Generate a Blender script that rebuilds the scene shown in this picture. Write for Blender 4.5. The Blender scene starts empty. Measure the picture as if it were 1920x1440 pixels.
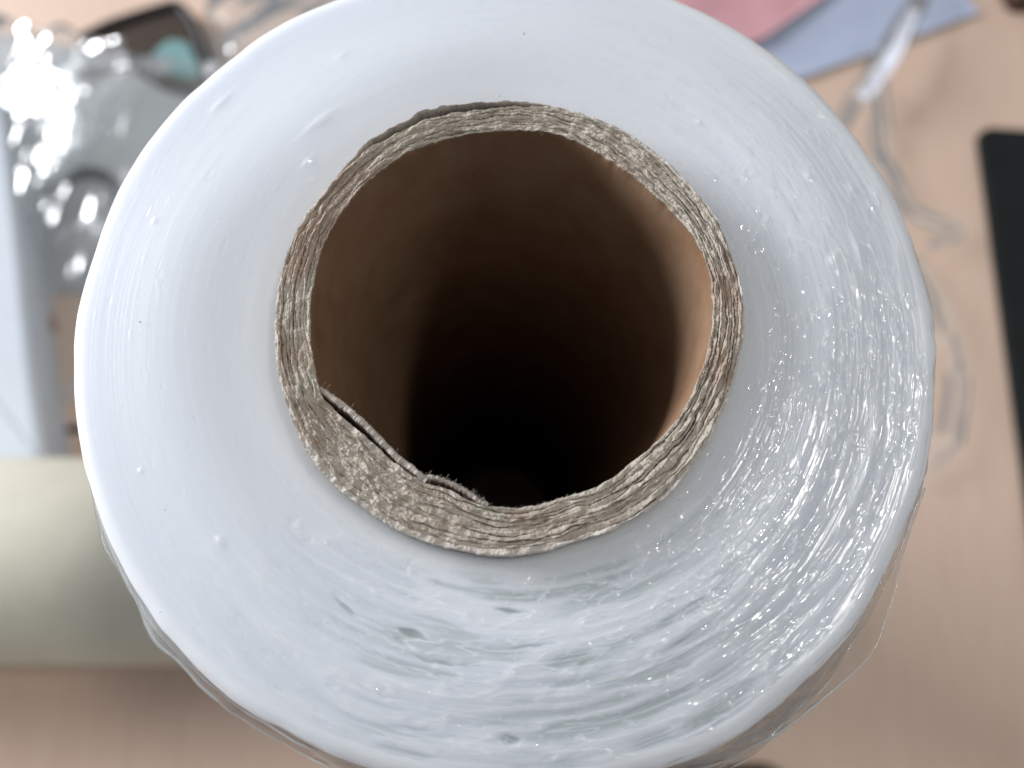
import bpy, math, random
import numpy as np
from mathutils import Vector, Matrix

random.seed(7)
S = 0.001                      # everything below is written in millimetres
H = 300.0                      # height of the standing roll; the desk top is z = 0
K = (H + 96.0) / 276.0
scene = bpy.context.scene

# ------------------------------------------------------------------ camera
CAM = np.array([-1.95, -32.95, H + 96.0])
PITCH, YAW, FPX = 0.250, 0.022, 1500.0
fw = np.array([math.sin(YAW) * math.cos(PITCH), math.sin(PITCH), -math.cos(PITCH) * math.cos(YAW)])
fw /= np.linalg.norm(fw)
rt = np.cross(fw, [0, 1, 0]); rt /= np.linalg.norm(rt)
up = np.cross(rt, fw)
cam_d = bpy.data.cameras.new('camera')
cam = bpy.data.objects.new('camera', cam_d)
scene.collection.objects.link(cam)
M = Matrix(((rt[0], up[0], -fw[0], CAM[0] * S), (rt[1], up[1], -fw[1], CAM[1] * S),
            (rt[2], up[2], -fw[2], CAM[2] * S), (0, 0, 0, 1)))
cam.matrix_world = M
cam_d.sensor_width = 36.0
cam_d.lens = 36.0 * FPX / 1920.0
cam_d.clip_start = 0.005
cam_d.clip_end = 50.0
cam_d.dof.use_dof = True
cam_d.dof.focus_distance = 0.0985
cam_d.dof.aperture_fstop = 11.5
scene.camera = cam

# ------------------------------------------------------------------ light
scene.view_settings.view_transform = 'Standard'
scene.view_settings.look = 'None'
scene.view_settings.exposure = 0.0
scene.view_settings.gamma = 1.0
world = bpy.data.worlds.new("World"); scene.world = world
world.use_nodes = True
bg = world.node_tree.nodes['Background']
bg.inputs['Color'].default_value = (0.90, 0.94, 1.0, 1)     # dim room light from walls and ceiling
bg.inputs['Strength'].default_value = 0.30

def area(name, loc, target, sx, sy, power, col):
    l = bpy.data.lights.new(name, 'AREA'); l.shape = 'RECTANGLE'
    l.size = sx; l.size_y = sy; l.energy = power; l.color = col
    o = bpy.data.objects.new(name, l); scene.collection.objects.link(o)
    o.location = loc
    d = Vector(target) - Vector(loc)
    o.rotation_euler = d.to_track_quat('-Z', 'Y').to_euler()
    return o
area('window_light', (-1.4, 0.62, 0.68), (0, 0, 0.30), 0.80, 0.50, 38, (0.93, 0.95, 1.0))
area('ceiling_lamp', (0.68, 0.16, 1.80), (0, 0, 0.30), 0.24, 0.14, 6.6, (1.0, 0.97, 0.90))

scene.cycles.max_bounces = 10
scene.cycles.transparent_max_bounces = 16
scene.cycles.sample_clamp_indirect = 4.0

# ------------------------------------------------------------------ helpers
def at(px, py, z):
    """point at height z that the photograph shows at pixel (px, py) of 1920 x 1440"""
    d = fw + rt * (px - 960) / FPX - up * (py - 720) / FPX
    t = (z - CAM[2]) / d[2]
    return CAM + d * t

def mesh_np(name, V, F, mat, parent=None, smooth=True, attrs=None):
    me = bpy.data.meshes.new(name)
    V = np.asarray(V, dtype=np.float32) * S
    F = np.asarray(F, dtype=np.int32)
    n = F.shape[1]
    me.vertices.add(len(V)); me.vertices.foreach_set('co', V.ravel())
    me.loops.add(F.size); me.loops.foreach_set('vertex_index', F.ravel())
    me.polygons.add(len(F))
    me.polygons.foreach_set('loop_start', np.arange(len(F), dtype=np.int32) * n)
    me.polygons.foreach_set('loop_total', np.full(len(F), n, dtype=np.int32))
    if smooth:
        me.polygons.foreach_set('use_smooth', np.ones(len(F), dtype=bool))
    for k, a in (attrs or {}).items():
        at_ = me.attributes.new(k, 'FLOAT', 'POINT'); at_.data.foreach_set('value', a.astype(np.float32).ravel())
    me.update(calc_edges=True); me.validate()
    me.materials.append(mat)
    o = bpy.data.objects.new(name, me); scene.collection.objects.link(o)
    if parent: o.parent = parent
    return o

def grid_faces(nu, nv, closed_u=False):
    """vertices indexed [v][u] -> v*nu+u"""
    iu = np.arange(nu if closed_u else nu - 1)
    iv = np.arange(nv - 1)
    U, Vv = np.meshgrid(iu, iv)
    U1 = (U + 1) % nu
    return np.stack([Vv * nu + U, Vv * nu + U1, (Vv + 1) * nu + U1, (Vv + 1) * nu + U], -1).reshape(-1, 4)

def vn(u, v, pu, seed, vofs=64):
    """smooth noise in -1..1, periodic in u with pu cells"""
    rs = np.random.RandomState(seed)
    G = rs.uniform(-1, 1, (pu, 1024))
    u = np.mod(u, pu); iu = np.floor(u).astype(int); fu = u - iu
    v = v + vofs; iv = np.floor(v).astype(int); fv = v - iv
    fu = fu ** 3 * (fu * (fu * 6 - 15) + 10); fv = fv ** 3 * (fv * (fv * 6 - 15) + 10)
    iu0 = iu % pu; iu1 = (iu + 1) % pu; iv0 = iv % 1024; iv1 = (iv + 1) % 1024
    return ((G[iu0, iv0] * (1 - fu) + G[iu1, iv0] * fu) * (1 - fv) + (G[iu0, iv1] * (1 - fu) + G[iu1, iv1] * fu) * fv) * 1.4

def sm(x, a, b):
    t = np.clip((x - a) / (b - a), 0, 1); return t * t * (3 - 2 * t)

def adist(a, b):
    return np.abs((a - b + np.pi) % (2 * np.pi) - np.pi)

def polar_from_px(pts, z):
    P = np.array([at(x, y, z) for x, y in pts])
    th = np.arctan2(P[:, 1], P[:, 0]); r = np.hypot(P[:, 0], P[:, 1])
    o = np.argsort(th); return th[o], r[o]

def periodic(th, tt, rr):
    t = np.concatenate([tt - 2 * np.pi, tt, tt + 2 * np.pi]); r = np.concatenate([rr] * 3)
    d = np.interp(th, t, r)
    return d

def blur_per(a, k):
    n = len(a); f = np.fft.rfft(a); w = np.exp(-(np.arange(len(f)) / k) ** 2); return np.fft.irfft(f * w, n)

def tag(o, label=None, cat=None, group=None, kind=None):
    if label: o['label'] = label
    if cat: o['category'] = cat
    if group: o['group'] = group
    if kind: o['kind'] = kind
    return o

def empty(name, loc=(0, 0, 0)):
    o = bpy.data.objects.new(name, None); scene.collection.objects.link(o)
    o.location = Vector(loc) * S; o.empty_display_size = 0.01
    return o

def adopt(o, root):
    """part built in world millimetres, hung under the thing's empty"""
    o.parent = root
    o.matrix_parent_inverse = Matrix.Translation(-root.location)

# ------------------------------------------------------------------ materials
def new_mat(name):
    m = bpy.data.materials.new(name); m.use_nodes = True
    nt = m.node_tree; b = nt.nodes['Principled BSDF']
    return m, nt, b

def N(nt, t, **kw):
    n = nt.nodes.new(t)
    for k, v in kw.items():
        if k in n.inputs: n.inputs[k].default_value = v
        else: setattr(n, k, v)
    return n

def coords(nt, scale=(1, 1, 1)):
    tc = N(nt, 'ShaderNodeTexCoord'); mp = N(nt, 'ShaderNodeMapping')
    mp.inputs['Scale'].default_value = scale
    nt.links.new(tc.outputs['Object'], mp.inputs['Vector'])
    return mp.outputs['Vector']

def noise(nt, vec, scale, detail=4, rough=.55):
    n = N(nt, 'ShaderNodeTexNoise', Scale=scale, Detail=detail, Roughness=rough)
    nt.links.new(vec, n.inputs['Vector']); return n.outputs['Fac']

def ramp(nt, fac, stops):
    r = N(nt, 'ShaderNodeValToRGB'); e = r.color_ramp.elements
    while len(e) < len(stops): e.new(0.5)
    for i, (p, c) in enumerate(stops):
        e[i].position = p; e[i].color = (*c, 1)
    nt.links.new(fac, r.inputs['Fac']); return r.outputs['Color']

def bump(nt, h, strength, dist, prev=None):
    b = N(nt, 'ShaderNodeBump', Strength=strength, Distance=dist)
    nt.links.new(h, b.inputs['Height'])
    if prev: nt.links.new(prev, b.inputs['Normal'])
    return b.outputs['Normal']

# wound film, seen on its edges: milky white, waxy, with a clear glossy skin
M_film, nt, b = new_mat('wound_film')
v = coords(nt)
at_w = N(nt, 'ShaderNodeAttribute', attribute_name='web')
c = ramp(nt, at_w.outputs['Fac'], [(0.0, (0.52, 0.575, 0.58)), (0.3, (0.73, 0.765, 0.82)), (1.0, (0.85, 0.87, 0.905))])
nt.links.new(c, b.inputs['Base Color'])
b.subsurface_method = 'RANDOM_WALK'
b.inputs['Subsurface Weight'].default_value = 1.0
b.inputs['Subsurface Radius'].default_value = (1.0, 1.0, 1.1)
b.inputs['Subsurface Scale'].default_value = 0.0048
b.inputs['Roughness'].default_value = 0.45
b.inputs['Specular IOR Level'].default_value = 0.25
b.inputs['Coat Weight'].default_value = 1.0
b.inputs['Coat Roughness'].default_value = 0.07
b.inputs['Coat IOR'].default_value = 1.6
# the skin is creased along the winding: noise in (direction round the roll, radius)
sep = N(nt, 'ShaderNodeSeparateXYZ'); tc = N(nt, 'ShaderNodeTexCoord'); nt.links.new(tc.outputs['Object'], sep.inputs[0])
flat = N(nt, 'ShaderNodeCombineXYZ'); nt.links.new(sep.outputs[0], flat.inputs[0]); nt.links.new(sep.outputs[1], flat.inputs[1])
ln = N(nt, 'ShaderNodeVectorMath', operation='LENGTH'); nt.links.new(flat.outputs[0], ln.inputs[0])
nz = N(nt, 'ShaderNodeVectorMath', operation='NORMALIZE'); nt.links.new(flat.outputs[0], nz.inputs[0])
sc = N(nt, 'ShaderNodeVectorMath', operation='SCALE', Scale=0.045); nt.links.new(nz.outputs[0], sc.inputs[0])
s2 = N(nt, 'ShaderNodeSeparateXYZ'); nt.links.new(sc.outputs[0], s2.inputs[0])
def wound_vec(kr):
    m_ = N(nt, 'ShaderNodeMath', operation='MULTIPLY'); m_.inputs[1].default_value = kr
    nt.links.new(ln.outputs['Value'], m_.inputs[0])
    cb = N(nt, 'ShaderNodeCombineXYZ'); nt.links.new(s2.outputs[0], cb.inputs[0]); nt.links.new(s2.outputs[1], cb.inputs[1]); nt.links.new(m_.outputs[0], cb.inputs[2])
    return cb.outputs[0]
long_c = noise(nt, wound_vec(7.0), 260, 3, .6)
short_c = noise(nt, wound_vec(2.2), 1100, 1, .5)
at_g = N(nt, 'ShaderNodeAttribute', attribute_name='glint')
g0 = N(nt, 'ShaderNodeMath', operation='MULTIPLY'); nt.links.new(short_c, g0.inputs[0]); nt.links.new(at_g.outputs['Fac'], g0.inputs[1])
n_a = bump(nt, long_c, 0.02, 0.0002)
n_b = bump(nt, g0.outputs[0], 0.5, 0.00010, n_a)
nt.links.new(n_b, b.inputs['Coat Normal'])
cr = N(nt, 'ShaderNodeMapRange'); nt.links.new(at_g.outputs['Fac'], cr.inputs['Value'])
cr.inputs['From Max'].default_value = 0.5; cr.inputs['To Min'].default_value = 0.24; cr.inputs['To Max'].default_value = 0.04
nt.links.new(cr.outputs[0], b.inputs['Coat Roughness'])
cw = N(nt, 'ShaderNodeMapRange'); nt.links.new(at_g.outputs['Fac'], cw.inputs['Value'])
cw.inputs['From Max'].default_value = 0.30; cw.inputs['To Min'].default_value = 0.45; cw.inputs['To Max'].default_value = 1.0
nt.links.new(cw.outputs[0], b.inputs['Coat Weight'])

# clear film
def clear_film(name, body, gloss_rough, tint, streak=0):
    m = bpy.data.materials.new(name); m.use_nodes = True
    nt = m.node_tree; nt.nodes.clear()
    out = N(nt, 'ShaderNodeOutputMaterial')
    tr = N(nt, 'ShaderNodeBsdfTransparent'); tr.inputs['Color'].default_value = (*tint, 1)
    df = N(nt, 'ShaderNodeBsdfDiffuse'); df.inputs['Color'].default_value = (0.8, 0.83, 0.85, 1)
    tl = N(nt, 'ShaderNodeBsdfTranslucent'); tl.inputs['Color'].default_value = (0.8, 0.83, 0.85, 1)
    gl = N(nt, 'ShaderNodeBsdfGlossy'); gl.inputs['Roughness'].default_value = gloss_rough
    m0 = N(nt, 'ShaderNodeMixShader', Fac=0.4)
    nt.links.new(df.outputs[0], m0.inputs[1]); nt.links.new(tl.outputs[0], m0.inputs[2])
    m1 = N(nt, 'ShaderNodeMixShader', Fac=body)
    nt.links.new(tr.outputs[0], m1.inputs[1]); nt.links.new(m0.outputs[0], m1.inputs[2])
    if streak:                     # milky where several turns of film cling together
        f_ = ramp(nt, noise(nt, coords(nt, (40, 40, 420)), 1.0, 4, .6), [(0.45, (body, body, body)), (0.68, (streak, streak, streak))])
        nt.links.new(f_, m1.inputs[0])
    fr = N(nt, 'ShaderNodeFresnel', IOR=1.5)
    m2 = N(nt, 'ShaderNodeMixShader')
    nt.links.new(fr.outputs[0], m2.inputs[0]); nt.links.new(m1.outputs[0], m2.inputs[1]); nt.links.new(gl.outputs[0], m2.inputs[2])
    nt.links.new(m2.outputs[0], out.inputs['Surface'])
    return m
M_wrap = clear_film('clear_wrap', 0.05, 0.08, (0.97, 0.97, 0.96), 0.6)
M_tail = clear_film('clear_tail', 0.13, 0.25, (0.96, 0.97, 0.96))
M_bag = clear_film('clear_bag', 0.30, 0.22, (0.96, 0.97, 0.97))

M_white_film = clear_film('bunched_film', 0.8, 0.3, (0.97, 0.97, 0.97))

M_hem = clear_film('film_hem', 0.35, 0.1, (0.97, 0.98, 0.95))

# grey board cut edge
def polar_vec(nt, A, kr, kz=1.0):
    """(direction round the roll, radius) so that grain follows the winding"""
    tc = N(nt, 'ShaderNodeTexCoord'); sp = N(nt, 'ShaderNodeSeparateXYZ'); nt.links.new(tc.outputs['Object'], sp.inputs[0])
    fl = N(nt, 'ShaderNodeCombineXYZ'); nt.links.new(sp.outputs[0], fl.inputs[0]); nt.links.new(sp.outputs[1], fl.inputs[1])
    ln = N(nt, 'ShaderNodeVectorMath', operation='LENGTH'); nt.links.new(fl.outputs[0], ln.inputs[0])
    nz = N(nt, 'ShaderNodeVectorMath', operation='NORMALIZE'); nt.links.new(fl.outputs[0], nz.inputs[0])
    sc = N(nt, 'ShaderNodeVectorMath', operation='SCALE', Scale=A); nt.links.new(nz.outputs[0], sc.inputs[0])
    s2 = N(nt, 'ShaderNodeSeparateXYZ'); nt.links.new(sc.outputs[0], s2.inputs[0])
    ma = N(nt, 'ShaderNodeMath', operation='MULTIPLY'); ma.inputs[1].default_value = kr; nt.links.new(ln.outputs['Value'], ma.inputs[0])
    mz = N(nt, 'ShaderNodeMath', operation='MULTIPLY_ADD'); mz.inputs[1].default_value = kz
    nt.links.new(sp.outputs[2], mz.inputs[0]); nt.links.new(ma.outputs[0], mz.inputs[2])
    cb = N(nt, 'ShaderNodeCombineXYZ'); nt.links.new(s2.outputs[0], cb.inputs[0]); nt.links.new(s2.outputs[1], cb.inputs[1]); nt.links.new(mz.outputs[0], cb.inputs[2])
    return cb.outputs[0]

def board(name, c0, c1, c2):
    m, nt, b = new_mat(name)
    v = coords(nt)
    big = noise(nt, v, 130, 3)
    fine = noise(nt, polar_vec(nt, 0.027, 1.3), 2000, 5, .75)
    mx = N(nt, 'ShaderNodeMix', data_type='RGBA')
    ca = ramp(nt, fine, [(0.30, c0), (0.5, c1), (0.74, tuple(min(1, x * 1.16) for x in c1))])
    cb = ramp(nt, fine, [(0.32, tuple(x * .75 for x in c2)), (0.62, c2)])
    f = ramp(nt, big, [(0.44, (0, 0, 0)), (0.62, (1, 1, 1))])
    nt.links.new(f, mx.inputs['Factor']); nt.links.new(ca, mx.inputs[6]); nt.links.new(cb, mx.inputs[7])
    nt.links.new(mx.outputs[2], b.inputs['Base Color'])
    b.inputs['Roughness'].default_value = 0.95
    b.inputs['Specular IOR Level'].default_value = 0.0
    n1 = bump(nt, noise(nt, polar_vec(nt, 0.030, 1.3), 3000, 4, .8), 0.42, 0.0001)
    nt.links.new(n1, b.inputs['Normal'])
    return m
M_board = board('grey_board', (0.36, 0.325, 0.275), (0.53, 0.48, 0.41), (0.47, 0.37, 0.30))
M_kraft, nt, b = new_mat('kraft_liner')
v = coords(nt, (1, 1, .8))
c = ramp(nt, noise(nt, v, 160, 6, .6), [(0.3, (0.24, 0.135, 0.075)), (0.55, (0.285, 0.175, 0.105)), (0.8, (0.32, 0.21, 0.135))])
nt.links.new(c, b.inputs['Base Color'])
b.inputs['Roughness'].default_value = 0.8
b.inputs['Specular IOR Level'].default_value = 0.25
nt.links.new(bump(nt, noise(nt, v, 1500, 3), 0.3, 0.0001), b.inputs['Normal'])
M_ply, nt, b = new_mat('outer_paper')
v = coords(nt)
c = ramp(nt, noise(nt, v, 900, 4), [(0.3, (0.48, 0.42, 0.37)), (0.7, (0.64, 0.59, 0.53))])
nt.links.new(c, b.inputs['Base Color']); b.inputs['Roughness'].default_value = 0.9
M_fibre, nt, b = new_mat('paper_fibre')
b.inputs['Base Color'].default_value = (0.50, 0.465, 0.40, 1); b.inputs['Roughness'].default_value = 0.8
M_dust, nt, b = new_mat('dust')
b.inputs['Base Color'].default_value = (0.05, 0.045, 0.04, 1); b.inputs['Roughness'].default_value = 0.9

# ------------------------------------------------------------------ shapes of the core, read off the photograph
ZC = H + 4.0
inner_px = [(960,243),(905,247),(850,256),(760,290),(700,332),(650,385),(612,440),(590,520),(582,600),(590,680),(603,742),
            (620,762),(687,817),(733,861),(790,901),(840,918),(893,943),(950,953),(1010,946),(1060,930),(1120,914),(1180,870),(1230,830),
            (1275,780),(1308,710),(1330,640),(1337,560),(1325,490),(1290,425),(1230,368),(1160,312),(1080,264),(1010,246)]
outer_px = [(515,610),(530,500),(560,420),(620,340),(690,270),(790,217),(880,197),(960,190),(1060,200),(1160,237),(1230,285),
            (1305,360),(1360,445),(1388,530),(1395,600),(1385,680),(1352,775),(1300,872),(1235,940),(1160,985),(1090,1010),
            (1010,1034),(940,1042),(860,1030),(760,1000),(680,950),(620,903),(572,840),(540,765),(520,690)]
ti, ri = polar_from_px(inner_px, ZC)
to, ro = polar_from_px(outer_px, ZC)
def rin(th): return periodic(th, ti, ri)
def rout(th): return periodic(th, to, ro)
RI, RO = 24.2, 28.7
def ang_px(x, y):
    p = at(x, y, ZC); return math.atan2(p[1], p[0])

# ------------------------------------------------------------------ the roll
roll = empty('stretch_film_roll')
tag(roll, 'large upright white film roll seen end on, with open cardboard core', 'film roll')

NU = 2000
th = np.linspace(-np.pi, np.pi, NU, endpoint=False)
u01 = (th + np.pi) / (2 * np.pi)
ROUT = blur_per(rout(th), 60) 
RIN = blur_per(rin(th), 60)

# ---- wound film body
def rough_mask(t):
    a = np.exp(-(adist(t, math.radians(-62)) / 1.15) ** 4)
    b_ = 0.7 * np.exp(-(adist(t, math.radians(5)) / 0.8) ** 4)
    return np.clip(a + b_, 0, 1) * 0.93 + 0.07

rows_r = np.concatenate([[0.0], np.linspace(0, 1, 330)])
r_in = ROUT + 0.06
Redge = 55.3 + 0.30 * vn(u01 * 9, 0 * u01, 9, 3) + 0.16 * vn(u01 * 34, 0 * u01, 34, 4) + 0.05 * vn(u01 * 110, 0 * u01, 110, 5)
Rc = 2.3                                   # rounded outer edge
Rtop = Redge - Rc
TT = []; RR = []; ZZ = []
NR = 330
uu = u01[None, :]
s = np.linspace(0, 1, NR)[:, None]
r = r_in[None, :] + s * (Rtop - r_in)[None, :]
t2 = np.broadcast_to(th[None, :], r.shape)
U = np.broadcast_to(uu, r.shape)
endf = 1 - sm(s, .985, 1.0)
Mk = rough_mask(t2) * sm(r, 28.5, 34) * endf
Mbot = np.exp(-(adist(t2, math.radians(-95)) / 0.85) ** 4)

# broad shape: nearly flat, a low shoulder by the core, easing down to the rim
z = H + 0.9 * np.exp(-((r - 40) / 9.0) ** 2) + 0.1 + 0.5 * vn(U * 7, r / 16, 7, 11)
z -= 0.8 * sm(r, 38, 54) ** 1.5
z -= 0.5 * (1 - sm(r, 28.4, 32.5)) 
# webs of film: zero sets of stretched noise are thin standing walls round lens-shaped hollows
slant = 0.6 * vn(U * 11, r / 9, 11, 21)
def web(nt_, wr, seed, width, drift):
    n = vn(U * nt_ + drift * r / 10, r / wr + slant, nt_, seed) + 0.35 * vn(U * nt_ * 3, r / (wr * .6), nt_ * 3, seed + 1)
    return n, np.exp(-(n / width) ** 2)
n1, w1 = web(17, 1.7, 31, 0.065, .3)
n2, w2 = web(30, 0.9, 41, 0.085, -.4)
n3, w3 = web(60, 0.42, 51, 0.16, .6)
amp = 0.6 + 0.4 * vn(U * 17, r / 7, 17, 61)
hz = (0.26 * w1 + 0.20 * w2 + 0.13 * w3) * amp
hz -= 0.30 * np.clip(np.abs(n1) - .25, 0, 1) * (0.4 + .6 * Mbot)
z += Mk * hz * 0.44
# long concentric creases (right side most), each steeper on the side facing the core
cre = vn(U * 14, r / 1.15, 14, 71); cre2 = vn(U * 30, r / 0.55, 30, 72)
z += (Mk * 0.9 + .04) * (0.045 * cre + 0.03 * cre2)
z += 0.030 * vn(U * 12, r / 0.28, 12, 73) * (Mk * .8 + .15)
ph = r / 2.3 + 0.30 * vn(U * 12, r / 6, 12, 74) + .10 * vn(U * 40, r / 3, 40, 75)
fp = ph - np.floor(ph)
saw = sm(fp, 0, .16) * (1 - sm(fp, .16, 1.0))
on = sm(vn(U * 44, np.floor(ph) * 1.37, 44, 76) + .35 * vn(U * 150, np.floor(ph) * 1.9, 150, 77), 0.25, .75)
Mr = np.exp(-(adist(t2, math.radians(-28)) / 0.85) ** 4) * sm(r, 33, 40)
z += 0.17 * endf * saw * on * (Mr * .95 + .03)
# small crinkled, sparkling facets
pn = vn(U * 75, r / 0.9, 75, 81) + 0.35 * vn(U * 260, r / .45, 260, 84)
patch = sm(pn + 0.22 * vn(U * 9, r / 6, 9, 85) + 0.16 * Mk * sm(r, 33, 44) + 0.20 * Mr, 0.64, 0.86)
fac = vn(U * 210, r / 0.50, 210, 82) + 0.35 * vn(U * 620, r / 0.30, 620, 83)
z += 0.070 * Mk * patch * fac
pm = sm(vn(U * 110, r / 0.8, 110, 86), .90, 1.1)
z += (0.09 * Mk + .015) * pm * fac
# a few smooth dents at the upper left
dent = np.zeros_like(z)
for (px, py, la, lr, dz, tw) in [(600, 228, 2.4, .38, .34, 0), (578, 305, .9, .35, .30, 0), (408, 180, 1.6, .4, .34, 0), (415, 1015, .6, .4, .35, 0),
                                 (1515, 330, .7, .4, .35, 0), (1600, 350, .8, .5, .3, 0), (640, 98, .8, .4, .25, 0), (1605, 455, 2.2, .3, .4, 0),
                                 (288, 412, .35, .3, .25, 0), (1310, 228, .3, .3, .25, 0), (262, 883, .3, .3, .25, 0)]:
    p = at(px, py, H + .8); a0 = math.atan2(p[1], p[0]); r0 = math.hypot(p[0], p[1])
    du = ((t2 - a0 + np.pi) % (2 * np.pi) - np.pi) * r0; dr = r - r0
    dg = np.exp(-(du / la) ** 2 - (dr / lr) ** 2); z += .75 * dz * dg; dent = np.maximum(dent, sm(dg, .3, .7))
hol_acc = np.zeros_like(z)
# deep hollows between loosened layers
for (px, py, la, lr, dz) in [(775, 1186, 2.0, .60, 1.7), (955, 1143, 2.2, .42, 1.6), (955, 1384, 1.5, .75, 1.6), (650, 1140, 2.6, .40, .8), (820, 1245, 3.0, .32, .8),
                             (1000, 1205, 3.4, .26, .7), (700, 1290, 5.0, .25, .6), (1250, 1210, 3.0, .28, .7), (1385, 1130, 3.6, .25, .6)]:
    p = at(px, py, H + .5); a0 = math.atan2(p[1], p[0]); r0 = math.hypot(p[0], p[1])
    du = ((t2 - a0 + np.pi) % (2 * np.pi) - np.pi) * r0; dr = r - r0 + 0.30 * vn(U * 50, r * 0, 50, int(px)) + .12 * vn(U * 140, r * 0, 140, int(px) + 1)
    q = (du / la) ** 2 + (dr / lr) ** 2 * (1 + 1.0 * np.abs(du / la))
    hq = 1 - sm(np.sqrt(q), 0.35, 1.15)
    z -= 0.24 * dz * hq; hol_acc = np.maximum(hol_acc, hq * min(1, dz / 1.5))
z0 = z[-1:]
hol = np.zeros_like(z)
# rounded edge and wall
a = np.linspace(0, np.pi / 2, 26)[1:, None]
ue = np.broadcast_to(uu, (25, NU)); ae = np.broadcast_to(a, (25, NU))
edge_n = np.sin(2 * ae) * (0.34 * vn(ue * 40, ae * 5, 40, 91) + .20 * vn(ue * 110, ae * 9, 110, 92) + .07 * vn(ue * 330, ae * 14, 330, 93)) * rough_mask(th)[None, :]
re = Rtop[None, :] + (Rc + edge_n) * np.sin(a); ze = z0 - (Rc + edge_n) * (1 - np.cos(a)) * 1.15
zw = np.array([H - 8, H - 20, 60, 1.0])[:, None]
rw = Redge[None, :] + 0 * zw
zc0 = np.array([H - 30, H - 4])[:, None]
R_all = np.concatenate([r_in[None, :] + 0 * zc0, r, re, rw], 0)
Z_all = np.concatenate([np.broadcast_to(zc0, (2, NU)), z, ze, np.broadcast_to(zw, (4, NU))], 0)
Tt = np.broadcast_to(th[None, :], R_all.shape)
V = np.stack([R_all * np.cos(Tt), R_all * np.sin(Tt), Z_all], -1).reshape(-1, 3)
F = grid_faces(NU, R_all.shape[0], True)
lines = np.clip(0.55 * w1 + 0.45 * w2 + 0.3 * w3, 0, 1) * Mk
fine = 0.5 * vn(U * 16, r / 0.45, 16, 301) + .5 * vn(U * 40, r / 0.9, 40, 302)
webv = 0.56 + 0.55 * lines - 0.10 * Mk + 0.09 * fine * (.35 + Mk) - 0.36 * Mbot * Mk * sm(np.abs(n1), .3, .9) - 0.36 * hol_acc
calm = 1 - .9 * np.exp(-(adist(t2, math.radians(180)) / 1.15) ** 4)
glintv = np.clip(np.maximum(patch, pm) * (0.10 + .90 * Mk) * calm + 0.6 * on * saw * Mr + .9 * dent + .16 * Mk, 0, 1) * endf
def fullrows(a_, lo, hi):
    return np.concatenate([np.full((2, NU), lo), a_, np.full((25 + 4, NU), hi)], 0)
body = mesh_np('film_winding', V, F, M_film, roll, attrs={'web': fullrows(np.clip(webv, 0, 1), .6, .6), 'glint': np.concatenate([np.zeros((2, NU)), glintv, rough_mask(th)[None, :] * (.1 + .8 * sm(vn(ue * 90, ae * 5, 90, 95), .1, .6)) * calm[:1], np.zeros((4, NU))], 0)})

# ---- cardboard core: spiral-wound plies, each its own ring
core = empty('cardboard_core'); core.parent = roll
core['label'] = 'grey board tube core with frayed layered rim and dark open bore'
NP = 10
gA = math.radians(108); 
peel = np.exp(-(adist(th, ang_px(790, 217)) / 0.42) ** 6)          # outer ply standing off, upper left
mash = np.exp(-(adist(th, ang_px(620, 850)) / 0.42) ** 4)           # crushed lower left
low = np.exp(-(adist(th, math.radians(-85)) / 0.9) ** 4)
rimz = ZC + 0.25 * vn(u01 * 13, 0 * u01, 13, 101) 
fr = np.concatenate([np.linspace(0, 0.90, NP), [1.0]])
total = ROUT - RIN
bnd = []
for k in range(NP + 1):
    f = fr[k]
    wv = 0.036 * vn(u01 * 37, 0 * u01 + k * 1.7, 37, 111) + 0.022 * vn(u01 * 120, 0 * u01 + k * 2.3, 120, 112)
    if k in (0, NP): wv = 0 * wv
    rb = RIN + total * (f + wv)
    if k == 0: rb = rb + 0.05 * vn(u01 * 160, 0 * u01, 160, 113)
    bnd.append(rb)
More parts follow.
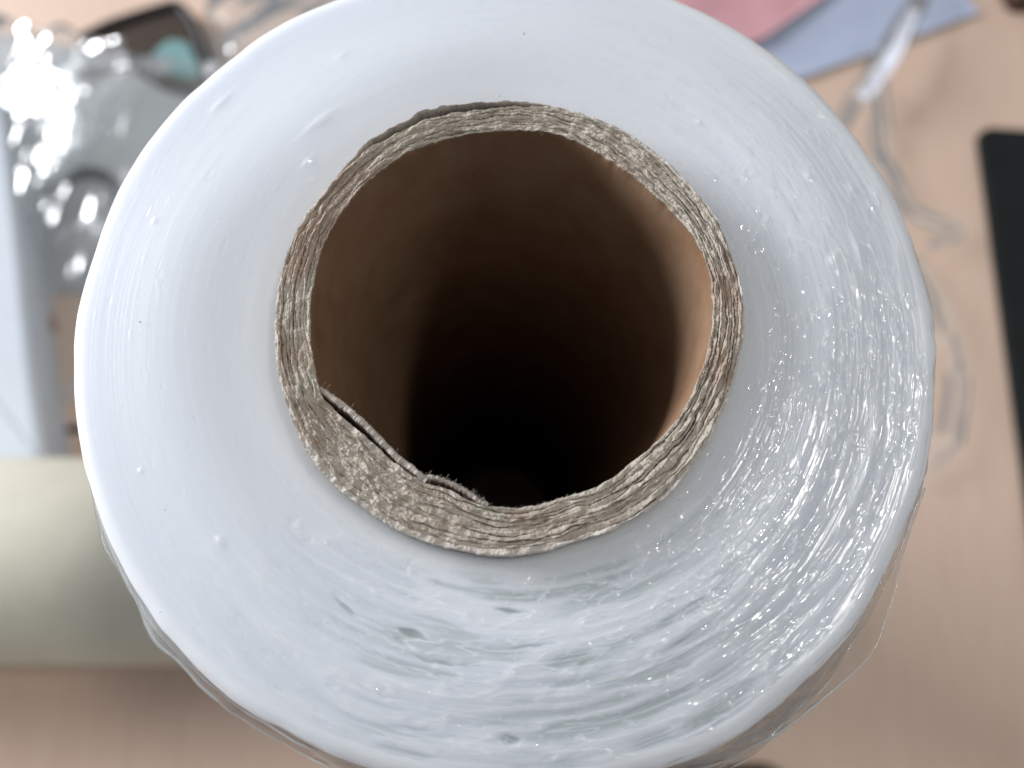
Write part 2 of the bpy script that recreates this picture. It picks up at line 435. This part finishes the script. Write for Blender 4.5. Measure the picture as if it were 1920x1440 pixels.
for k in range(NP):
    a0 = bnd[k].copy(); a1 = bnd[k + 1].copy()
    last = k == NP - 1
    g = 0.006 + 0.03 * np.clip(vn(u01 * 45, 0 * u01 + k, 45, 120 + k), 0, 1) + 0.09 * sm(vn(u01 * 21, 0 * u01 + k, 21, 130 + k), .55, 1.0)
    g *= 1 - 0.9 * mash
    if last: a0 = a0 + peel * 0.42; a1 = a1 + low * (0.03 + 0.17 * np.clip(vn(u01 * 120, 0 * u01, 120, 195), 0, 1) + .09 * np.clip(vn(u01 * 420, 0 * u01, 420, 196), 0, 1))
    elif k >= 3: a1 = a1 - peel * 0.30 * (k - 2) / 4; 
    if 3 < k < NP - 1: a0 = a0 - peel * 0.30 * (k - 3) / 4
    if k > 0: a0 = a0 + g
    a1 = np.maximum(a1 - 0.01, a0 + 0.12)
    nrow = 14
    w = np.linspace(0, 1, nrow)[:, None]
    top_r = a0[None, :] + w * (a1 - a0)[None, :]
    Uk = np.broadcast_to(uu, top_r.shape)
    rough = 0.035 * vn(Uk * 700, w * 3 + 0 * Uk, 700, 140 + k) + 0.06 * vn(Uk * 260, w * 1.2 + 0 * Uk, 260, 150 + k) + 0.08 * vn(Uk * 110, w * 1.5 + 0 * Uk, 110, 165 + k) + 0.04 * vn(Uk * 1000, w * 5 + 0 * Uk, 1000, 160 + k)
    kz = (1 - .8 * mash) * 0.20 * vn(u01 * 31, 0 * u01 + k, 31, 170 + k) - 0.06 * (k % 2)
    dome = (0.12 - .10 * mash[None, :]) * (1 - (2 * w - 1) ** 4)
    zt = rimz[None, :] + kz[None, :] + rough * (1.0 + .6 * mash[None, :]) + dome
    zt = zt + mash[None, :] * (0.26 * vn(Uk * 95, w * 0.9 + k * .9 + 0 * Uk, 95, 190) + .12 * vn(Uk * 210, w * 1.6 + k * 1.6 + 0 * Uk, 210, 191))
    zt = zt + (1 - mash[None, :]) * 0.13 * vn(Uk * 150, w * 1.0 + k + 0 * Uk, 150, 192)
    jit = 0.03 * vn(Uk * 500, w * 4 + 0 * Uk, 500, 180 + k)
    top_r = top_r + jit
    if last:
        zt = zt + 0.1 * peel[None, :]
    if k == 0:
        zs = np.array([1.0, 60, 110, 160, 220, 270, H - 20, H - 14, H - 8, H - 4, H - 1, H + 1.5, H + 3.3])[:, None]
        mixw = sm(zs, H - 14, H - 1)
        rs_ = RI * (1 - mixw) + (blur_per(RIN, 22) + .03)[None, :] * mixw
        rs_[-1] = a0
        rs_ = np.minimum(rs_ , 30)
    else:
        zs = np.array([H - 6, H - 1, H + 2.2])[:, None]
        rs_ = a0[None, :] + 0 * zs
    zo = np.array([H + 2.2, H - 1, H - 6])[:, None]
    if k == 0:
        zo = np.array([H + 2.2, H - 1, H - 6, 1.0])[:, None]
    ro_ = a1[None, :] + 0 * zo
    if k == 0: ro_[-1] = np.maximum(ro_[-1], RI + .4); ro_[-2] = np.maximum(ro_[-2], RI + .4)
    Ra = np.concatenate([rs_, top_r, ro_], 0)
    Za = np.concatenate([np.broadcast_to(zs, (len(zs), NU)), zt, np.broadcast_to(zo, (len(zo), NU))], 0)
    Ta = np.broadcast_to(th[None, :], Ra.shape)
    V = np.stack([Ra * np.cos(Ta), Ra * np.sin(Ta), Za], -1).reshape(-1, 3)
    o = mesh_np('ply', V, grid_faces(NU, Ra.shape[0], True), M_ply if last else M_board, core)
    if k == 0:
        o.data.materials.append(M_kraft)
        nf = len(zs) * NU
        mi = np.zeros(len(o.data.polygons), dtype=np.int32); mi[:nf] = 1
        o.data.polygons.foreach_set('material_index', mi)
        o['label'] = 'innermost ply, lining the dark bore in brown paper'
    if last: o['label'] = 'thin outermost ply standing off the core at upper left'

# ---- torn strips of the inner ply at the lower left of the bore
def strip(path, thick, depth, seed, lab):
    P = np.array([at(x, y, ZC) for x, y in path])[:, :2]
    d = np.r_[0, np.cumsum(np.hypot(*np.diff(P, axis=0).T))]
    n = 220; t = np.linspace(0, d[-1], n)
    # smooth the path
    X = np.interp(t, d, P[:, 0]); Y = np.interp(t, d, P[:, 1])
    k = np.exp(-(np.arange(-24, 25) / 12.0) ** 2); k /= k.sum()
    X = np.convolve(np.pad(X, 24, 'reflect', reflect_type='odd'), k, 'valid'); Y = np.convolve(np.pad(Y, 24, 'reflect', reflect_type='odd'), k, 'valid')
    tx, ty = np.gradient(X), np.gradient(Y); L = np.hypot(tx, ty); nx, ny = -ty / L, tx / L
    rs = np.random.RandomState(seed)
    zr = 0.25 * np.convolve(rs.uniform(-1, 1, n + 8), np.ones(9) / 9, 'valid') * 2 + 0.10 * rs.uniform(-1, 1, n)
    prof = [(-.5, -depth), (-.5, -depth * .4), (-.5, -.25), (-.35, .02), (0, .1), (.35, .02), (.5, -.25), (.5, -depth * .4), (.5, -depth)]
    rows = []
    for (o_, zz) in prof:
        sh = 1.0 if zz > -1 else 0.0
        jit = (rs.uniform(-.05, .05, n) + .09 * np.interp(np.arange(n), np.arange(0, n + 6, 6), rs.uniform(-1, 1, (n + 6 + 5) // 6))) * sh
        lean = (-zz) * 0.10
        rows.append(np.stack([X + nx * (o_ * thick + jit - lean), Y + ny * (o_ * thick + jit - lean), ZC + .15 + zz + zr * sh], -1))
    V = np.concatenate(rows); o = mesh_np('torn_ply', V, grid_faces(n, len(prof)), M_ply, core)
    o['label'] = lab
    return X, Y
sA = strip([(598, 728), (620, 744), (655, 768), (692, 803), (740, 853), (785, 889), (800, 902)], .75, 7, 1, 'torn strip of inner ply curling off the crushed lower left rim')
sB = strip([(784, 896), (800, 893), (830, 899), (868, 917), (897, 938), (915, 948)], .55, 6, 2, 'short torn tab of inner ply at the bottom left of the bore')

# ---- loose paper fibres along the rim
fv, ff = [], []
rs = np.random.RandomState(5)
def fibre(p, d, L, w):
    n = 6; b0 = len(fv); bend = rs.normal(0, .5, 3)
    pts = [np.array(p) + (np.array(d) * t + bend * t * t * .5) * L for t in np.linspace(0, 1, n)]
    for q in pts:
        for k in range(3):
            an = k * 2.094
            fv.append(q + np.array([math.cos(an), math.sin(an), 0.5 * math.sin(an + 1)]) * w)
    for i in range(n - 1):
        for k in range(3):
            ff.append((b0 + i * 3 + k, b0 + i * 3 + (k + 1) % 3, b0 + (i + 1) * 3 + (k + 1) % 3, b0 + (i + 1) * 3 + k))
for i in range(2200):
    a_ = rs.uniform(-math.pi, math.pi)
    if rs.rand() < .35: a_ = rs.normal(-1.9, .5)
    j = int((a_ + math.pi) / (2 * math.pi) * NU) % NU
    f = rs.choice([0.01, rs.rand(), rs.rand(), .99])
    rr = RIN[j] + total[j] * f
    p = (rr * math.cos(a_), rr * math.sin(a_), rimz[j] + .1)
    fibre(p, rs.normal(0, .8, 3) * [1, 1, .35] + [0, 0, .15], rs.uniform(.10, .32), rs.uniform(.008, .014))
for X_, Y_ in (sA, sB):
    for i in range(110):
        j = rs.randint(len(X_)); 
        if X_ is sA[0] and rs.rand() < .6: continue
        fibre((X_[j], Y_[j], ZC + .2), rs.normal(0, .7, 3) + [.5, .6, .2], rs.uniform(.15, .5), rs.uniform(.010, .02))
o = mesh_np('paper_fibre', np.array(fv), np.array(ff), M_fibre, core); o['kind'] = 'stuff'

# ---- specks of dust on the film
fv, ff = [], []
for (px, py, sz) in [(262, 603, .20), (983, 62, .16), (937, 179, .16), (1275, 937, .16), (615, 1168, .22), (702, 1425, .14), (1182, 995, .12), (570, 1155, .14),
                     (209 + 100, 956, .1), (300, 1148, .12), (1480, 1060, .08), (760, 640, .01)]:
    p = at(px, py, H + 1.3); b0 = len(fv)
    for k in range(4):
        an = k * 1.57 + rs.rand(); fv.append(p + np.array([math.cos(an), math.sin(an), 0]) * sz * .5 * rs.uniform(.7, 1.2))
    fv.append(p + [0, 0, sz * .5]); fv.append(p - [0, 0, sz * 3])
    for k in range(4):
        ff.append((b0 + k, b0 + (k + 1) % 4, b0 + 4, b0 + 4)); ff.append((b0 + k, b0 + (k + 1) % 4, b0 + 5, b0 + 5))
me = bpy.data.meshes.new('dust'); me.from_pydata([tuple(Vector(x) * S) for x in fv], [], [f[:3] for f in ff]); me.update()
me.materials.append(M_dust); o = bpy.data.objects.new('dust', me); scene.collection.objects.link(o); o.parent = roll; o['kind'] = 'stuff'

# ---- loose outer turns of clear film round the side
def wrap(a0, a1, flare, seed, ztop):
    n, m = 900, 90
    t = np.linspace(math.radians(a0), math.radians(a1), n)[None, :]
    w = np.linspace(0, 1, m)[:, None]
    zz = np.where(w < .7, (w / .7) * 30, 30 + (w - .7) / .3 * (H - 34))
    ua = t / (2 * np.pi) + .5
    e = np.minimum(t - math.radians(a0), math.radians(a1) - t); e = sm(e, 0, .35)
    fl = sum(am * np.exp(-(adist(t, math.radians(c)) / math.radians(wd)) ** 2) for c, wd, am in flare)
    R0 = np.interp(t.ravel(), th, Redge)[None, :]
    wr = 0.16 * vn(ua * 60 + 0 * zz, zz / 9 + 0 * ua, 60, seed) + 0.10 * vn(ua * 170 + zz * .05, zz / 3 + 0 * ua, 170, seed + 1)
    rr = R0 + 0.12 + (fl * np.exp(-((zz - 9) / 34) ** 2) + .25) * e + wr * np.minimum(1, .3 + fl) * e
    zt = H - ztop + 0.5 * vn(ua * 26, 0 * ua, 26, seed + 2) + .25 * vn(ua * 90, 0 * ua, 90, seed + 3)
    Z = zt - zz
    V = np.stack([rr * np.cos(t), rr * np.sin(t), Z + 0 * rr], -1).reshape(-1, 3)
    w_ = mesh_np('loose_wrap', V, grid_faces(n, m), M_wrap, roll)
    # the upper edge is rolled over into a thin pale hem
    C_ = V.reshape(m, n, 3)[0][::2]; k_ = len(C_)
    tg = np.gradient(C_, axis=0); tg /= np.linalg.norm(tg, axis=1)[:, None]
    sd = np.cross(tg, [0, 0, 1.]); sd /= np.linalg.norm(sd, axis=1)[:, None]
    hr = (0.05 + 0.13 * sm(vn(np.linspace(0, 30, k_), np.zeros(k_), 64, seed + 7), 0, .8))[:, None, None]
    an = np.linspace(0, 2 * np.pi, 8, endpoint=False)[None, :, None]
    T_ = C_[:, None, :] + hr * (np.cos(an) * sd[:, None, :] + np.sin(an) * np.array([0, 0, 1.]))
    mesh_np('hem', T_.reshape(-1, 3), grid_faces(8, k_, True), M_hem, w_)
wrap(-155, -22, [(-48, 17, 2.6), (-128, 20, 1.1), (-90, 20, 1.2)], 201, 2.2)
wrap(-168, -12, [(-56, 15, 1.9), (-140, 16, .9), (-95, 18, .8)], 211, 3.0)
wrap(-120, -30, [(-66, 16, 2.9)], 221, 3.4)

# ------------------------------------------------------------------ the desk
M_desk, nt, b = new_mat('pale_beech_laminate')
v = coords(nt, (1, .09, 1))
g1 = noise(nt, v, 260, 5, .6)
v2 = coords(nt)
c = ramp(nt, g1, [(0.25, (0.64, 0.46, 0.355)), (0.5, (0.68, 0.50, 0.39)), (0.8, (0.72, 0.54, 0.43))])
nt.links.new(c, b.inputs['Base Color']); b.inputs['Roughness'].default_value = 0.48
mesh_np('desk_top', [(-1100, -700, 0), (1100, -700, 0), (1100, 900, 0), (-1100, 900, 0)], [(0, 1, 2, 3)], M_desk, None, False)['kind'] = 'structure'

# ------------------------------------------------------------------ things round the roll (all well behind the plane of focus)
def prism(name, pts, z0, z1, mat, bev=1.0, parent=None):
    """outline (mm) -> slab with rounded upper edge"""
    P = np.array(pts, float); n = len(P); bev = bev * 1.2
    cen = P.mean(0)
    nxt = np.roll(P, -1, 0); prv = np.roll(P, 1, 0)
    tg = nxt - prv; tg /= np.linalg.norm(tg, axis=1)[:, None]; nn = np.stack([tg[:, 1], -tg[:, 0]], 1)
    area2 = (P[:, 0] * nxt[:, 1] - nxt[:, 0] * P[:, 1]).sum()
    if area2 > 0: nn = nn
    else: nn = -nn
    rows = [(0, z0), (0, z1 - bev), (-bev * .3, z1 - bev * .3), (-bev, z1)]
    V = []; F4 = []
    for off, z_ in rows:
        for i in range(n): V.append((*(P[i] + nn[i] * off), z_))
    bm_f = [tuple(int(x) for x in q) for q in grid_faces(n, len(rows), True)]
    top = tuple(range((len(rows) - 1) * n, len(rows) * n)); bot = tuple(reversed(range(n)))
    me = bpy.data.meshes.new(name); me.from_pydata([tuple(Vector(x) * S) for x in V], [], bm_f + [top, bot]); me.update()
    me.materials.append(mat); o = bpy.data.objects.new(name, me); scene.collection.objects.link(o)
    if parent: o.parent = parent
    return o

def rounded(pts, rad, n=8):
    out = []; P = [np.array(p, float) for p in pts]
    for i, p in enumerate(P):
        a_ = P[i - 1] - p; c_ = P[(i + 1) % len(P)] - p
        la, lc = np.linalg.norm(a_), np.linalg.norm(c_); r_ = min(rad, la * .45, lc * .45)
        s0, s1 = p + a_ / la * r_, p + c_ / lc * r_
        for t in np.linspace(0, 1, n): out.append((1 - t) ** 2 * s0 + 2 * t * (1 - t) * p + t * t * s1)
    return out

def px2(pts, z): return [at(x, y, z)[:2] for x, y in pts]

def plain(name, col, rough=.7, spec=.4, var=.12, scale=60):
    m, nt, b = new_mat(name)
    v = coords(nt)
    c = ramp(nt, noise(nt, v, scale, 4), [(0.3, tuple(x * (1 - var) for x in col)), (0.7, tuple(min(1, x * (1 + var)) for x in col))])
    nt.links.new(c, b.inputs['Base Color']); b.inputs['Roughness'].default_value = rough
    b.inputs['Specular IOR Level'].default_value = spec
    return m

M_black = plain('black_rubber', (0.012, 0.014, 0.014), .85, .2)
o = prism('mouse_pad', rounded(px2([(1836, 236), (2200, 262), (2300, 1130), (1958, 1130)], 5), 9), .6, 5, M_black, .8)
tag(o, 'black slab with rounded corner lying on the desk at the right edge', 'mouse pad')

def sheet(name, pts_px, z, mat, seed, curl=1.5):
    """thin paper sheet: four corners, slightly wavy"""
    A, B, C_, D = [np.array([*at(x, y, z)[:2], z]) for x, y in pts_px]
    n = 26; s_, t_ = np.meshgrid(np.linspace(0, 1, n), np.linspace(0, 1, n)); s_ = s_[..., None]; t_ = t_[..., None]
    V = (A * (1 - s_) + B * s_) * (1 - t_) + (D * (1 - s_) + C_ * s_) * t_
    V[..., 2] += curl * (0.5 + .5 * vn(s_[..., 0] * 3, t_[..., 0] * 3, 16, seed))
    lo = V.copy(); lo[..., 2] -= .12
    f = grid_faces(n, n); nf = n * n
    # edge faces
    ring = [i for i in range(n)] + [i * n + n - 1 for i in range(1, n)] + [nf - 1 - i for i in range(1, n)] + [(n - 1 - i) * n for i in range(1, n - 1)]
    ef = [(ring[i], ring[(i + 1) % len(ring)], ring[(i + 1) % len(ring)] + nf, ring[i] + nf) for i in range(len(ring))]
    F_ = np.concatenate([f, f[:, ::-1] + nf, np.array(ef)])
    return mesh_np(name, np.concatenate([V.reshape(-1, 3), lo.reshape(-1, 3)]), F_, mat)
M_blue = plain('pale_blue_paper', (0.42, 0.47, 0.60), .8, .3, .05)
M_pink = plain('pink_paper', (0.62, 0.33, 0.36), .8, .3, .08)
o = sheet('paper_sheet', [(1130, 260), (1520, 143), (1835, 25), (1530, -330)], 1.0, M_blue, 3)
tag(o, 'pale blue paper sheet lying on the desk under the pink one', 'paper')
o = sheet('paper_sheet', [(1100, 190), (1428, 74), (1560, -18), (1330, -350)], 4.5, M_pink, 4, 2)
tag(o, 'pink paper sheet lying on top of the pale blue one', 'paper')
M_brown = plain('dark_brown_leather', (0.05, 0.022, 0.015), .5, .4)
o = prism('wallet', rounded(px2([(1880, -80), (2100, -110), (2140, -8), (1915, -2)], 12), 4), .2, 12, M_brown, 2)
tag(o, 'dark brown wallet corner at the top right corner of the desk', 'wallet')
M_dark = plain('dark_olive_cloth', (0.06, 0.045, 0.025), .9, .2)
o = prism('cloth_pouch', rounded(px2([(1225, 1446), (1480, 1442), (1560, 1640), (1200, 1640)], 14), 10), .2, 14, M_dark, 3)
tag(o, 'dark olive cloth pouch edge below the roll at the bottom of the picture', 'pouch')

# crumpled clear film
def crumple(name, corners, nx, ny, zfun, seed, amp, mat, cells=(10, 10), shape=None):
    A, B, C_, D = [np.array(c) for c in corners]
    s_, t_ = np.meshgrid(np.linspace(0, 1, nx), np.linspace(0, 1, ny))
    V = (A * (1 - s_[..., None]) + B * s_[..., None]) * (1 - t_[..., None]) + (D * (1 - s_[..., None]) + C_ * s_[..., None]) * t_[..., None]
    z = np.zeros_like(s_); f_ = 1.0; a_ = 1.0
    for k in range(3):
        n_ = vn(s_ * cells[0] * f_ + t_ * 2, t_ * cells[1] * f_ + s_, int(cells[0] * f_) * 4, seed + k)
        z += a_ * (n_ if k < 2 else (.5 - np.abs(n_))); f_ *= 2; a_ *= .4
    if shape is not None:
        V[..., 0] += shape(s_, t_)[0]; V[..., 1] += shape(s_, t_)[1]
    V[..., 2] = np.maximum(V[..., 2] + zfun(s_, t_) + z * amp, .3)
    V[..., 0] += 0.5 * amp * vn(s_ * cells[0], t_ * cells[1], 64, seed + 9); V[..., 1] += .5 * amp * vn(s_ * cells[0], t_ * cells[1], 64, seed + 8)
    return mesh_np(name, V.reshape(-1, 3), grid_faces(nx, ny), mat)
def c3(px, py, z): return at(px, py, z)
# strands to the right of the roll
def ribbon(path, zs, width, seed, mat, n=160):
    P = np.array([at(x, y, z_) for (x, y), z_ in zip(path, zs)])
    d = np.r_[0, np.cumsum(np.linalg.norm(np.diff(P, axis=0), axis=1))]; t = np.linspace(0, d[-1], n)
    C_ = np.stack([np.interp(t, d, P[:, k]) for k in range(3)], -1)
    k = np.exp(-(np.arange(-14, 15) / 7.0) ** 2); k /= k.sum()
    C_ = np.stack([np.convolve(np.pad(C_[:, i], 14, 'edge'), k, 'valid') for i in range(3)], -1)
    tg = np.gradient(C_, axis=0); tg /= np.linalg.norm(tg, axis=1)[:, None] + 1e-9
    sd = np.cross(tg, [0, 0, 1.]); sd /= np.linalg.norm(sd, axis=1)[:, None] + 1e-9
    m = 14; rows = []
    wd = np.interp(np.linspace(0, 1, n), np.linspace(0, 1, len(width)), width) * K
    for j in range(m):
        w = j / (m - 1) - .5
        zz = 0.9 * vn(np.linspace(0, 7, n), np.full(n, j * .45), 64, seed) 
        rows.append(C_ + sd * (w * wd)[:, None] + np.stack([0 * zz, 0 * zz, zz + 1.5], -1))
    return mesh_np('film_tail', np.concatenate(rows), grid_faces(n, m), mat)
M_bunch = plain('bunched_white_film', (0.80, 0.82, 0.90), .4, .5, .04)
tail = empty('film_scrap', (at(1700, 200, 1)))
tag(tail, 'crumpled strand of clear film trailing over the blue paper beside the roll', 'film scrap')
for o in (ribbon([(1760, -60), (1712, 20), (1660, 110), (1600, 190), (1560, 260)], [10, 12, 14, 12, 10], [6, 8, 10, 9, 6], 61, M_tail),
          ribbon([(1712, 20), (1664, 120), (1612, 190)], [14, 16, 14], [4, 6, 5], 62, M_bunch),
          ribbon([(1640, 150), (1650, 300), (1700, 400), (1800, 432), (1740, 470)], [6, 5, 6, 8, 6], [9, 11, 9, 8, 5], 63, M_tail),
          ribbon([(1700, 480), (1770, 600), (1795, 720), (1780, 830), (1700, 900)], [5, 5, 6, 7, 5], [8, 10, 9, 10, 8], 64, M_tail)):
    adopt(o, tail)

# clear plastic bag at the upper left, over a case and a cable
bag = empty('plastic_bag', tuple(at(150, 250, 1)))
tag(bag, 'crumpled clear plastic bag with bright creases at upper left, lying over a black cable', 'plastic bag')
o = crumple('bag_panel', [c3(30, 80, 10), c3(470, 130, 10), c3(330, 760, 8), c3(30, 760, 8)], 180, 180, lambda s_, t_: 2 + 0 * s_, 301, 1.3, M_tail, (5, 6)); adopt(o, bag)
o = crumple('bag_top', [c3(-60, 20, 24), c3(235, 80, 24), c3(200, 240, 16), c3(-60, 520, 16)], 220, 220, lambda s_, t_: 7 * np.sin(np.pi * s_) * np.sin(np.pi * np.clip(t_ * 1.0, 0, 1)), 311, 4.0, M_bag, (5, 4)); adopt(o, bag)
o = crumple('bag_fold', [c3(95, 180, 26), c3(140, 190, 26), c3(105, 470, 14), c3(60, 440, 14)], 60, 160, lambda s_, t_: 1 + 0 * s_, 321, 2.2, M_bag, (2, 7)); adopt(o, bag)

M_grey = plain('grey_paper', (0.44, 0.45, 0.46), .8, .3, .05)
o = sheet('folder_sheet', [(-40, 60), (440, 142), (400, 560), (20, 548)], 1.2, M_grey, 9, 1.0)
tag(o, 'pale grey sheet under the clear plastic bag and the black cable', 'paper')

o = crumple('bag_corner', [c3(395, -90, 8), c3(690, -90, 8), c3(660, 90, 6), c3(380, 150, 6)], 120, 120, lambda s_, t_: 2 + 0 * s_, 331, 2.2, M_bag, (4, 4)); adopt(o, bag)

# brown case with black rim and a teal lining
M_case = plain('brown_cloth', (0.06, 0.045, 0.035), .8, .2)
M_trim = plain('black_trim', (0.012, 0.012, 0.012), .5, .4)
M_teal = plain('teal_cloth', (0.17, 0.30, 0.30), .8, .3)
case = empty('soft_case', tuple(at(290, 80, 0)))
tag(case, 'dark brown soft case with black trim and a teal patch', 'case')
cp = [(170, 62), (250, 30), (338, 8), (372, 60), (398, 128), (420, 190), (300, 160), (220, 110)]
o = prism('case_body', rounded(px2(cp, 6), 3, 5), .2, 8, M_case, 1.0); adopt(o, case)
o = prism('lining', rounded(px2([(285, 100), (318, 72), (352, 78), (376, 126), (372, 150), (290, 132)], 9), 3, 6), 8.003, 9.4, M_teal, .7); adopt(o, case)
def tube(name, path3, rad, mat, n=160, m=10):
    P = np.array(path3, float); d = np.r_[0, np.cumsum(np.linalg.norm(np.diff(P, axis=0), axis=1))]; t = np.linspace(0, d[-1], n)
    C_ = np.stack([np.interp(t, d, P[:, k]) for k in range(3)], -1)
    k = np.exp(-(np.arange(-12, 13) / 6.0) ** 2); k /= k.sum()
    C_ = np.stack([np.convolve(np.pad(C_[:, i], 12, 'reflect', reflect_type='odd'), k, 'valid') for i in range(3)], -1)
    tg = np.gradient(C_, axis=0); tg /= np.linalg.norm(tg, axis=1)[:, None]
    sd = np.cross(tg, [0, 0, 1.]); sd /= np.linalg.norm(sd, axis=1)[:, None]; u_ = np.cross(sd, tg)
    a_ = np.linspace(0, 2 * np.pi, m, endpoint=False)
    V = C_[:, None, :] + K * rad * (np.cos(a_)[None, :, None] * sd[:, None, :] + np.sin(a_)[None, :, None] * u_[:, None, :])
    return mesh_np(name, V.reshape(-1, 3), grid_faces(m, n, True), mat)
o = tube('rim', [at(x, y, 9) for x, y in [(150, 74), (200, 48), (260, 28), (334, 6), (362, 42), (384, 96), (402, 150), (420, 200)]], 1.9, M_trim); adopt(o, case)

M_cable = plain('black_cable', (0.03, 0.032, 0.035), .5, .4)
o = tube('cable', [at(x, y, 3) for x, y in [(-40, 420), (30, 385), (75, 368), (110, 345), (150, 325), (185, 323), (215, 345), (250, 390), (320, 430)]], 2.1, M_cable)
tag(o, 'thin black cable arching across the desk under the clear plastic bag', 'cable')

M_white = plain('white_paper', (0.55, 0.59, 0.64), .7, .4, .03)
# white sheet that turns up against the left edge
carton = empty('white_carton', tuple(at(0, 500, 0)))
tag(carton, 'white carton standing at the left edge above the lying roll', 'carton')
o = prism('carton_body', rounded(px2([(-420, 180), (4, 180), (34, 420), (62, 700), (86, 868), (-420, 905)], 26), 5, 6), 0, 26, M_white, 3); adopt(o, carton)
o = prism('flap', rounded(px2([(-420, 850), (60, 850), (92, 862), (330, 898), (330, 935), (-420, 935)], 14), 3, 5), 10, 14, M_white, 1); adopt(o, carton)
M_strip = plain('dark_strip', (0.03, 0.027, 0.025), .6, .3)
o = prism('dark_bar', rounded(px2([(40, 797), (330, 800), (330, 812), (40, 809)], 2), 1, 3), .3, 2, M_strip, .4)  # dark line across the desk, built as a thin bar
tag(o, 'thin black strip lying between the carton and the roll', 'dark_bar')
M_red = plain('rust_desk', (0.30, 0.12, 0.07), .8, .2)
o = prism('desk_patch', rounded(px2([(58, 590), (96, 585), (102, 625), (66, 645)], 3), 3, 5), .3, 5, M_red, 1)  # reddish desk showing here, built as a low added block
tag(o, 'small rust brown patch of desk under the plastic bag beside the carton', 'desk_patch')

# second roll, lying down
def lying_roll():
    root = empty('lying_roll')
    tag(root, 'greenish grey roll lying flat on the desk at lower left, below the white carton', 'film roll')
    m_ = plain('grey_green_film', (0.60, 0.575, 0.47), .55, .5, .05)
    rad = 43.0
    yb = at(200, 1205, 3)[1]; y0 = yb + rad * .85
    x1 = at(440, 1050, rad)[0]; x0 = -330.0
    n = 96; a_ = np.linspace(0, 2 * np.pi, n, endpoint=False)
    prof = [(x0, 0.6), (x0, 1), (x1 - 1.2, 1), (x1, .96), (x1, .6)]
    V = [(x_, y0 + rad * r_ * math.cos(t), rad + .1 + rad * r_ * math.sin(t)) for x_, r_ in prof for t in a_]
    o = mesh_np('wound_sheet', V, grid_faces(n, len(prof), True), m_); adopt(o, root)
    V = [(x_, y0 + rad * r_ * math.cos(t), rad + .1 + rad * r_ * math.sin(t)) for x_, r_ in [(x0 + 1, .6), (x1 - 1, .6), (x1 - 1, .5), (x0 + 1, .5), (x0 + 1, .6)] for t in a_]
    o = mesh_np('inner_tube', V, grid_faces(n, 5, True), M_board); adopt(o, root)
lying_roll()
